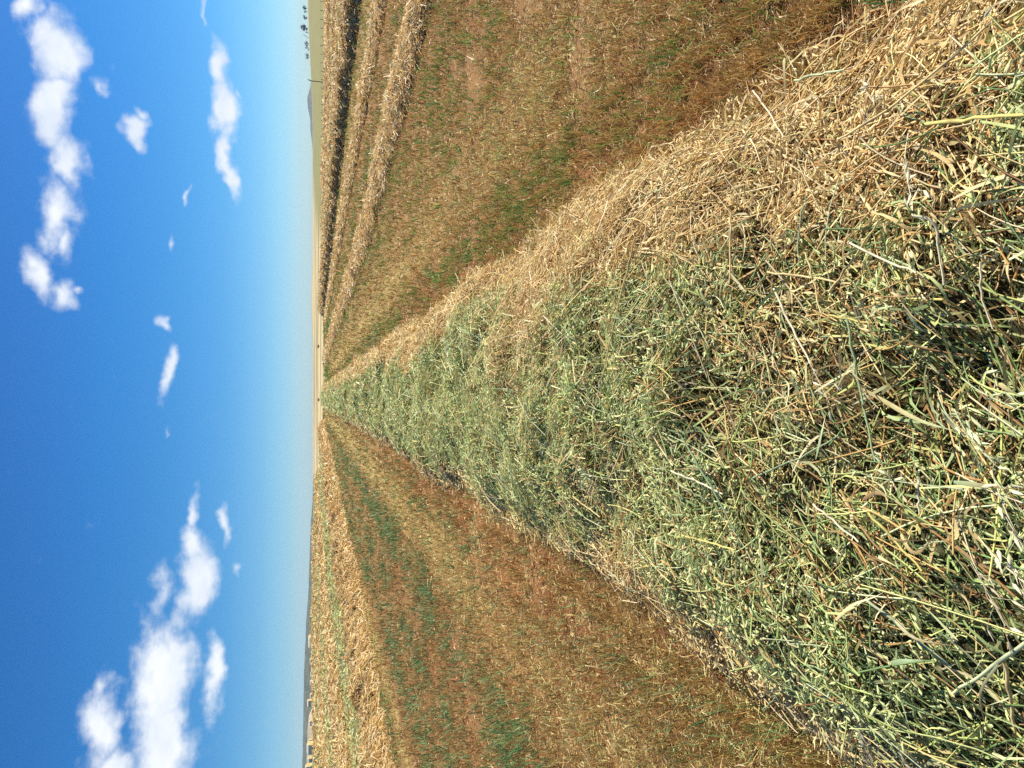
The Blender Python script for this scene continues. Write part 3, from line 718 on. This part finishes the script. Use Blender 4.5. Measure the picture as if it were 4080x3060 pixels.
# ------------------------------------------------------------------ round bales
def bale_mesh(length, rad):
    g = Geo(); ns, nl = 40, 9; an = np.arange(ns) * 2 * math.pi / ns
    xs = np.linspace(-length / 2, length / 2, nl); rr = rad * np.where(np.abs(xs) > length * .46, .96, 1)
    V = np.stack([np.repeat(xs, ns), np.tile(np.cos(an), nl) * np.repeat(rr, ns), np.tile(np.sin(an), nl) * np.repeat(rr, ns)], 1)
    V[:, 1:] *= 1 + rng.normal(0, .008, (len(V), 1)); V[:, 2] = np.maximum(V[:, 2], -rad * .94) + rad * .94
    i = np.arange(nl - 1)[:, None] * ns + np.arange(ns)[None]; j = np.arange(nl - 1)[:, None] * ns + (np.arange(ns) + 1)[None] % ns
    g.add(V, np.stack([i, j, j + ns, i + ns], -1), np.array([.66, .60, .48]))
    ends = []
    for sx in (-1, 1):
        e = Geo(); rings = [1.0, .97, .72, .70, .45, .43, .2, .02]; dep = [0, .02, .01, .025, .012, .03, .015, .02]
        P = []; C = []
        for k, (q, dp) in enumerate(zip(rings, dep)):
            zz = np.maximum(np.sin(an) * rad * .96 * q, -rad * .94) + rad * .94
            P.append(np.stack([np.full(ns, sx * (length / 2 + dp + .004)), np.cos(an) * rad * .96 * q, zz], 1)); C.append(np.repeat([[.68, .52, .25] if k % 2 else [.55, .40, .18]], ns, 0))
        i = np.arange(7)[:, None] * ns + np.arange(ns)[None]; j = np.arange(7)[:, None] * ns + (np.arange(ns) + 1)[None] % ns
        e.add(np.concatenate(P), np.stack([i, j, j + ns, i + ns], -1), np.concatenate(C)); ends.append(e)
    return g, ends
BALES = [  # photo py centre, top px, distance, label
 (2245, 1249.5, 260, 'small pale round bale at the crest, farthest right of the row of bales'),
 (2286, 1249.5, 265, 'small pale round bale at the crest, second from the right end of the row'),
 (2402, 1249, 285, 'low round bale mostly sunk behind the crest, third from the right end'),
 (2448, 1242, 245, 'small round bale with a pale top just right of the largest bale and its neighbour'),
 (2518, 1243, 265, 'small round bale almost touching the right end of the largest bale'),
 (2556, 1230, 103, 'largest round bale in view, long dark shaded side and bright top'),
 (2634, 1235, 225, 'round bale with bright right end, first on the left of the largest bale'),
 (2687, 1237, 262, 'round bale with bright right end, second on the left of the largest bale'),
 (2720, 1236, 268, 'round bale, third on the left of the largest bale'),
 (2773, 1236, 270, 'small round bale just right of a middle sized dark one'),
 (2802, 1226, 195, 'middle sized round bale with dark side between small ones'),
 (2880, 1233, 268, 'lone small round bale before a pale patch of hillside'),
 (2955, 1231, 290, 'small round bale peeping out right behind a large one'),
 (2981, 1225, 128, 'second largest round bale, bright right end with ringed straw'),
 (3027, 1230, 280, 'small round bale second from the left picture edge'),
 (3063, 1220, 165, 'round bale cut off by the left picture edge'),
]
bg, be = bale_mesh(1.42, .66)
proto = None
for py, px, d, lab in BALES:
    v = ray(px, py); v = v / math.hypot(v[0], v[1]); x, y = v[0] * d, v[1] * d
    z = HC + (1240 - px) / 3060 * d - 1.27
    if proto is None:
        root = empty('round_bale', (x, y, z)); proto = root
        bg.build('net_wrap', M_BALE, root); [e.build('end_face', M_BALE, root, False) for e in be]
    else:
        root = proto.copy(); COL.objects.link(root)
        for ch in list(proto.children):
            c = ch.copy(); COL.objects.link(c); c.parent = root
    root.location = (x, y, z); root.rotation_euler = (0, 0, rng.uniform(-.25, .12))
    tag(root, lab, 'bale', 'round bales on the left crest')

# ------------------------------------------------------------------ trees on the right skyline
def tree(label, py, ptop, pbase, wpx, dens, d=1290, kind='pine', lean=0.):
    v = ray(pbase, py); v = v / math.hypot(v[0], v[1]); x, y = v[0] * d, v[1] * d
    gz = T1(x, y) - .3; z = gz; h = max((pbase - ptop) / 3060 * d, HC + (1240 - ptop) / 3060 * d - z); w = wpx / 3060 * d
    root = empty('tree' if dens else 'dead_tree', (x, y, z)); tag(root, label, 'tree', 'trees on the right skyline')
    top = np.array([lean * h, 0, h * (.86 if dens else 1.0)])
    t = Geo(); u = Geo(); S = spline([(0, 0, 0), (lean * h * .2, 0, h * .35), top], 10)
    t.add(*tube(S, np.linspace(.032, .012, 10) * h, (.10, .085, .07), 7))
    cent = []
    for k in range(9 if dens else 7):
        f = rng.uniform(.38, .95); b = S[int(f * 9)]; a = rng.uniform(0, 6.28); ln = w * rng.uniform(.3, .55) * (1.1 - .3 * f)
        e = b + np.array([math.cos(a) * ln, math.sin(a) * ln, ln * rng.uniform(.35, .9)])
        u.add(*tube(spline([b, (b + e) / 2 + [0, 0, -.02 * h], e], 5), np.linspace(.012, .005, 5) * h, (.10, .085, .07), 5)); cent.append(e)
    tk = t.build('trunk', M_BARK, root); u.build('limbs', M_BARK, tk)
    if dens:
        cent.append(top); cent = np.array(cent); n = int(900 * dens)
        c = cent[rng.integers(0, len(cent), n)] + rng.normal(0, 1, (n, 3)) * w * np.array([.12, .12, .10])
        D = rng.normal(size=(n, 3)); L = rng.uniform(.35, .8, n) * max(1., h / 9)
        col = pick(np.array([[.035, .055, .025], [.05, .07, .03], [.065, .085, .04]]), n)
        g = Geo(); g.add(*strands(c, D, L, L * .5, col, 2, None, None, 'lens')); g.build('crown', M_CROWN, root)
TREES = [
 ('round crowned dark tree standing farthest right on the skyline', 33, 1210, 1227.5, 15, 1.0, 0),
 ('tiny thin tree just left of the farthest right one', 47, 1215, 1228, 8, .35, 0),
 ('bushy tree standing alone between the thin tree and the tallest', 70, 1213, 1228, 12, .9, 0),
 ('tallest and densest tree on the skyline with a clear trunk', 114, 1204, 1232, 18, 1.5, 0),
 ('faint small sapling between the tallest tree and the bare one', 130, 1219, 1232, 6, .2, 0),
 ('bare dead tree leaning sharply on the skyline', 152, 1212, 1233, 16, 0, .45),
 ('dark spreading tree left of the bare leaning one', 175, 1218, 1235, 16, 1.0, 0),
 ('open crowned tree touching the dark spreading one', 194, 1220, 1236, 13, .5, .05),
 ('low spreading tree leftmost on the skyline', 228, 1224, 1238, 20, .9, .1),
]
for lab, py, pt, pb, wp, de, le in TREES: tree(lab, py, pt, pb, wp, de, lean=le)

# ------------------------------------------------------------------ fence and bent pole
def fence():
    d = 300; azs = np.radians(np.arange(27.5, 7.0, -.53))
    pts = np.array([(math.tan(a) * d * .995 + 0, d) for a in azs]); z = np.array([T1(x, y) for x, y in pts])
    loc = np.array([pts[0, 0], pts[0, 1], z[0]]); root = empty('fence', loc)
    tag(root, 'wire fence on dark wooden posts along the far edge of the right stubble field', 'fence')
    for (x, y), zz in zip(pts, z):
        g = Geo(); h = 1.15 + rng.uniform(-.15, .2)
        g.add(*tube(spline([(x, y, zz - .2), (x + rng.normal(0, .05), y, zz + h)], 4), .09 * rng.uniform(.8, 1.3), (.09, .075, .06), 7)); g.build('post', M_WOOD, root, True, loc)
    for hh in (.35, .7, 1.02):
        g = Geo(); g.add(*tube(np.column_stack([pts, z + hh]), .012, (.12, .11, .10), 4)); g.build('wire', M_WIRE, root, True, loc)
fence()
def bent_pole():
    v = ray(1283, 327); v = v / v[1]; d = 296; x, y = v[0] * d, d; z = T1(x, y)
    hz = HC + (1240 - 1229) / 3060 * math.hypot(x, y) - z
    loc = np.array([x, y, z]); root = empty('wooden_pole', loc); tag(root, 'tall dark wooden pole with a bent top rising from the right fence line', 'pole')
    g = Geo(); g.add(*tube(spline([(0, 0, -.2), (.05, 0, hz * .5), (.0, 0, hz * .78), (.12, 0, hz * .88), (.45, 0, hz)], 14), np.linspace(.13, .17, 14), (.075, .065, .055), 8)); g.build('shaft', M_WOOD, root)
    g = Geo(); g.add(*tube(spline([(-.9, .1, 0), (-.45, .05, .55), (-.05, 0, 1.0)], 5), .07, (.08, .07, .06), 6)); g.build('brace', M_WOOD, root)
bent_pole()
# a few low shrubs on the far striped field
for i, (px, py, w, lab) in enumerate([(1274, 1380, 3.2, 'small dark shrub on the striped field, right of the windrow end'), (1283, 1592, 3.4, 'low dark shrub on the striped field, straight beyond the windrow end'),
                                 (1265, 1878, 3.0, 'tiny dark shrub on the striped field before the left hills')]):
    v = ray(px, py); v = v / math.hypot(v[0], v[1]); d = 420
    x, y = v[0] * d, v[1] * d; z = T1(x, y); root = empty('shrub', (x, y, z)); tag(root, lab, 'shrub', 'shrubs on the far field')
    n = 160; c = rng.normal(size=(n, 3)); c = unit(c) * rng.random((n, 1)) ** .4 * [w * .32, w * .3, w * .16] + [0, 0, w * .17]
    g = Geo(); L = rng.uniform(.25, .5, n); g.add(*strands(c, rng.normal(size=(n, 3)), L, L * .5, pick(np.array([[.05, .07, .03], [.08, .10, .04]]), n), 2, None, None, 'lens')); g.build('foliage', M_CROWN, root)
    g = Geo(); g.add(*tube([(0, 0, -.1), (.02, 0, w * .1), (.05, 0, w * .22)], [.06, .05, .03], (.1, .08, .06), 6)); g.build('trunk', M_BARK, root)

# ------------------------------------------------------------------ distant hills
def hills(name, prof, d, depth, col, seed, patch=None):
    """prof: (photo py, photo px of the ridge line)"""
    p = np.array(prof, float)
    az = np.degrees(np.arctan2(1530 - p[:, 0], 3060 * CP + 800 * SP)); o = np.argsort(az)
    hz = HC + (1240 - p[:, 1]) / 3060 * d
    A = np.linspace(az.min(), az.max(), 260); Hh = np.interp(A, az[o], hz[o])
    Hh = Hh + (fbm(A * 3, A * 0, seed, 5) - .5) * .06 * (Hh.max() + 14)
    K = np.linspace(-1, 1.2, 34)
    AA, KK = np.meshgrid(A, K)
    rr = d + KK * depth
    prf = np.clip(1 - np.abs(KK) ** 1.6, 0, 1)
    nn = fbm(AA * 1.6, KK * 4, seed + 3, 5)
    Z = -14 + (np.interp(AA, A, Hh) + 14) * prf * np.where(np.abs(KK) < .06, 1, (.72 + .5 * nn).clip(0, 1))
    X = np.sin(np.radians(AA)) * rr; Y = np.cos(np.radians(AA)) * rr
    C = np.array(col) * (.7 + .6 * fbm(AA * 6, KK * 8, seed + 7, 5))[..., None]
    if patch is not None:
        m = patch(AA, Z)[..., None]; C = C * (1 - m) + np.array([.46, .38, .24]) * m
    na = len(A); i = np.arange(len(K) - 1)[:, None] * na + np.arange(na - 1)[None]
    F = np.stack([i, i + 1, i + 1 + na, i + na], -1).reshape(-1, 4)[:, ::-1]
    tag(mesh_obj(name, np.stack([X, Y, Z], -1).reshape(-1, 3), F, M_HILL, C.reshape(-1, 3)), kind='structure')
hills('hill_range', [(1800, 1260), (1830, 1252), (1900, 1248), (2000, 1245), (2060, 1240), (2150, 1236), (2250, 1233), (2350, 1230), (2420, 1226), (2480, 1221), (2560, 1219), (2640, 1216), (2720, 1214), (2800, 1214), (2900, 1212), (3000, 1211), (3100, 1209), (3600, 1212), (4400, 1230)],
      3600, 700, (.10, .11, .06), 141)
hills('hill_spur', [(2780, 1260), (2820, 1244), (2850, 1232), (2900, 1228), (2980, 1226), (3060, 1224), (3300, 1226), (3800, 1250)], 2300, 300, (.40, .33, .20), 149)
hills('distant_hills', [(-700, 1246), (-200, 1240), (200, 1238), (250, 1236), (300, 1240), (340, 1238), (390, 1226), (430, 1228), (480, 1237), (520, 1237), (560, 1242), (640, 1249), (760, 1256)],
      7200, 700, (.10, .11, .07), 157)

# ------------------------------------------------------------------ haze
def haze():
    m, nt, N, L = new_mat('haze_air')
    out = N.new('ShaderNodeOutputMaterial'); v = N.new('ShaderNodeVolumePrincipled')
    v.inputs['Color'].default_value = (.62, .76, .98, 1); v.inputs['Density'].default_value = HAZE_D; v.inputs['Anisotropy'].default_value = 0.0
    L.new(v.outputs[0], out.inputs['Volume'])
    x, z0, z1 = 9600, -18, 130
    V = [(sx * x, sy * x, z) for z in (z0, z1) for sy in (-1, 1) for sx in (-1, 1)]
    F = [(0, 2, 3, 1), (4, 5, 7, 6), (0, 1, 5, 4), (2, 6, 7, 3), (0, 4, 6, 2), (1, 3, 7, 5)]
    tag(mesh_obj('haze', V, F, m, None, None, False), kind='stuff')
HAZE_D = 5e-5
haze()

# ------------------------------------------------------------------ light: sun + sky with clouds
SUN_AZ, SUN_EL = R(62), R(44)          # bearing from straight ahead towards the right
sd = Vector((math.sin(SUN_AZ) * math.cos(SUN_EL), math.cos(SUN_AZ) * math.cos(SUN_EL), math.sin(SUN_EL)))
sun = bpy.data.lights.new('sun', 'SUN'); sun.energy = 4.8; sun.angle = R(.53); sun.color = (1, .945, .86)
so = bpy.data.objects.new('sun', sun); COL.objects.link(so); so.rotation_euler = sd.to_track_quat('Z', 'Y').to_euler()

def world():
    w = bpy.data.worlds.new('World'); scn.world = w; w.use_nodes = True
    nt = w.node_tree; N = nt.nodes; L = nt.links; N.clear()
    def node(t, **k):
        n = N.new(t)
        for a, b in k.items(): setattr(n, a, b)
        return n
    def math_(op, a, b=None, c=None, clamp=False):
        n = node('ShaderNodeMath', operation=op); n.use_clamp = clamp
        for i, q in enumerate((a, b, c)):
            if q is None: continue
            if isinstance(q, (int, float)): n.inputs[i].default_value = q
            else: L.new(q, n.inputs[i])
        return n.outputs[0]
    out = node('ShaderNodeOutputWorld'); bg = node('ShaderNodeBackground'); bg.inputs['Strength'].default_value = .09
    sky = node('ShaderNodeTexSky', sky_type='NISHITA'); sky.sun_disc = False
    sky.sun_elevation = SUN_EL; sky.sun_rotation = SUN_AZ; sky.air_density = SKY[0]; sky.dust_density = SKY[1]; sky.ozone_density = SKY[2]; sky.altitude = 300
    hs = node('ShaderNodeHueSaturation'); hs.inputs['Saturation'].default_value = SKY[3]; hs.inputs['Value'].default_value = SKY[4]; hs.inputs['Hue'].default_value = .5
    L.new(sky.outputs[0], hs.inputs['Color'])
    tc = node('ShaderNodeTexCoord'); sx = node('ShaderNodeSeparateXYZ'); L.new(tc.outputs['Generated'], sx.inputs[0])
    az = math_('ARCTAN2', sx.outputs[0], sx.outputs[1]); el = math_('ARCSINE', sx.outputs[2])
    # sky light tinted by an elevation colour ramp, keeping it blue down to the horizon
    er = node('ShaderNodeMapRange'); er.inputs['From Max'].default_value = .36; L.new(el, er.inputs['Value'])
    ramp = node('ShaderNodeValToRGB'); L.new(er.outputs[0], ramp.inputs['Fac'])
    while len(ramp.color_ramp.elements) < len(GRADE): ramp.color_ramp.elements.new(.5)
    for i, (p, c) in enumerate(GRADE):
        e_ = ramp.color_ramp.elements[i]; e_.position = p; e_.color = (*[q * .80 for q in c], 1)
    gm = node('ShaderNodeMix', data_type='RGBA', blend_type='MULTIPLY'); gm.inputs['Factor'].default_value = 1
    L.new(hs.outputs[0], gm.inputs['A']); L.new(ramp.outputs[0], gm.inputs['B'])
    cb = node('ShaderNodeCombineXYZ'); L.new(az, cb.inputs[0]); L.new(el, cb.inputs[1])
    def noise(vec, scale, detail, rough, z=0., stretch=(1, 1, 1)):
        mp = node('ShaderNodeMapping'); mp.inputs['Scale'].default_value = stretch; mp.inputs['Location'].default_value = (z, z * .7, z); L.new(vec, mp.inputs['Vector'])
        n = node('ShaderNodeTexNoise'); n.inputs['Scale'].default_value = scale; n.inputs['Detail'].default_value = detail; n.inputs['Roughness'].default_value = rough
        L.new(mp.outputs[0], n.inputs['Vector']); return n
    nw = noise(cb.outputs[0], 16, 3, .55, 3.1)
    wv = node('ShaderNodeVectorMath', operation='MULTIPLY_ADD'); L.new(nw.outputs['Color'], wv.inputs[0]); wv.inputs[1].default_value = (.07, .05, 0); wv.inputs[2].default_value = (-.035, -.025, 0)
    wa = node('ShaderNodeVectorMath', operation='ADD'); L.new(cb.outputs[0], wa.inputs[0]); L.new(wv.outputs[0], wa.inputs[1])
    # patches of cloud: (photo px, py, half height, half width, strength), in units of the 2212 px wide view
    P = [(72, 20, 38, 50, .95), (125, 130, 62, 95, 1.0), (112, 240, 62, 75, 1.15), (150, 345, 40, 75, .85), (212, 195, 22, 45, .5), (125, 465, 52, 85, .85), (155, 525, 28, 45, .7),
         (80, 585, 42, 60, 1.0), (135, 640, 38, 50, .85), (185, 640, 22, 16, .6), (288, 285, 30, 42, .95), (300, 245, 16, 38, .7),
         (468, 130, 26, 60, .95), (482, 225, 30, 85, 1.05), (497, 345, 17, 85, .95), (440, 30, 9, 50, .55), (514, 200, 9, 30, .5), (418, 422, 8, 24, .55), (360, 545, 8, 30, .55),
         (361, 690, 17, 22, .7), (358, 805, 20, 75, .9), (366, 930, 8, 20, .4), (420, 1110, 17, 60, .8), (412, 1190, 30, 65, .9), (422, 1260, 48, 100, 1.05), (350, 1285, 30, 70, .7),
         (490, 1130, 14, 55, .8), (494, 1225, 12, 26, .65), (462, 1450, 26, 100, .9), (345, 1480, 68, 140, 1.15), (350, 1610, 78, 110, 1.2), (385, 1400, 36, 80, .9),
         (215, 1570, 48, 110, .95), (222, 1470, 24, 42, .65), (240, 1660, 60, 80, .95)]
    fld = None
    for px, py, a, b, s in P:
        px, py, a, b = [q * 1.8445 for q in (px, py, a, b)]
        f = lambda X, Y: (lambda d: (math.atan2(d[0], d[1]), math.asin(d[2] / np.linalg.norm(d))))(ray(X, Y))
        A0, E0 = f(px, py); ra = abs(f(px, py - b)[0] - f(px, py + b)[0]) / 2; re = abs(f(px - a, py)[1] - f(px + a, py)[1]) / 2
        mp = node('ShaderNodeMapping', vector_type='TEXTURE'); mp.inputs['Location'].default_value = (A0, E0, 0)
        mp.inputs['Scale'].default_value = (ra * 1.5, re * 1.5, 1); L.new(wa.outputs[0], mp.inputs['Vector'])
        g = node('ShaderNodeTexGradient', gradient_type='SPHERICAL'); L.new(mp.outputs[0], g.inputs['Vector'])
        v = math_('MULTIPLY', g.outputs['Fac'], s)
        fld = v if fld is None else math_('SMOOTH_MAX', fld, v, .12)
    nd = noise(cb.outputs[0], 26, 8, .62, 0., (1, 1.35, 1))
    e = math_('MULTIPLY_ADD', nd.outputs['Fac'], .95, -.475)
    dn = math_('ADD', fld, e)
    mr = node('ShaderNodeMapRange', interpolation_type='SMOOTHSTEP'); mr.inputs['From Min'].default_value = .2; mr.inputs['From Max'].default_value = .85
    L.new(dn, mr.inputs['Value'])
    alpha = math_('MULTIPLY', mr.outputs[0], .97)
    n2 = noise(cb.outputs[0], 14, 5, .6, 7.7, (1, 1.6, 1))
    th = node('ShaderNodeMapRange'); th.inputs['From Min'].default_value = .35; th.inputs['From Max'].default_value = .7; L.new(n2.outputs['Fac'], th.inputs['Value'])
    cc = node('ShaderNodeMix', data_type='RGBA'); cc.inputs['A'].default_value = (5.2, 5.7, 6.4, 1); cc.inputs['B'].default_value = (6.9, 7.05, 7.2, 1)
    L.new(th.outputs[0], cc.inputs['Factor'])
    mx = node('ShaderNodeMix', data_type='RGBA'); L.new(alpha, mx.inputs['Factor']); L.new(gm.outputs['Result'], mx.inputs['A']); L.new(cc.outputs['Result'], mx.inputs['B'])
    L.new(mx.outputs['Result'], bg.inputs['Color']); L.new(bg.outputs[0], out.inputs['Surface'])
    w.cycles.sampling_method = 'MANUAL'; w.cycles.sample_map_resolution = 512
GRADE = [(0.0136, (0.631, 0.969, 1.412)), (0.0751, (0.468, 0.799, 1.28)), (0.16, (0.372, 0.676, 1.039)), (0.2812, (0.335, 0.651, 0.945)), (0.4363, (0.371, 0.688, 0.907)), (0.6545, (0.448, 0.729, 0.922)), (0.9211, (0.668, 0.723, 0.888))]
SKY = (1.0, .3, 3.0, 1.4, 1.0)
world()

# ------------------------------------------------------------------ camera
cam = bpy.data.cameras.new('camera'); cam.sensor_width = 36; cam.sensor_fit = 'HORIZONTAL'; cam.lens = 36 * 3060 / 4080; cam.clip_start = .05; cam.clip_end = 30000
co = bpy.data.objects.new('camera', cam); COL.objects.link(co); scn.camera = co
Fw = Vector((0, CP, -SP)); Up = Vector((0, SP, CP)); Rt = Vector((1, 0, 0))
m3 = Matrix((-Up, Rt, -Fw)).transposed()             # the camera is held on its side: picture right is down
co.matrix_world = Matrix.Translation((0, 0, HC)) @ m3.to_4x4()

scn.render.engine = 'CYCLES'
scn.cycles.max_bounces = 4; scn.cycles.diffuse_bounces = 2; scn.cycles.glossy_bounces = 1; scn.cycles.transmission_bounces = 2; scn.cycles.volume_bounces = 0; scn.cycles.transparent_max_bounces = 4
scn.cycles.caustics_reflective = False; scn.cycles.caustics_refractive = False
scn.cycles.use_denoising = False
vs = scn.view_settings; vs.view_transform = 'Standard'; vs.look = 'None'; vs.exposure = 0.8; vs.gamma = 1; vs.use_curve_mapping = False
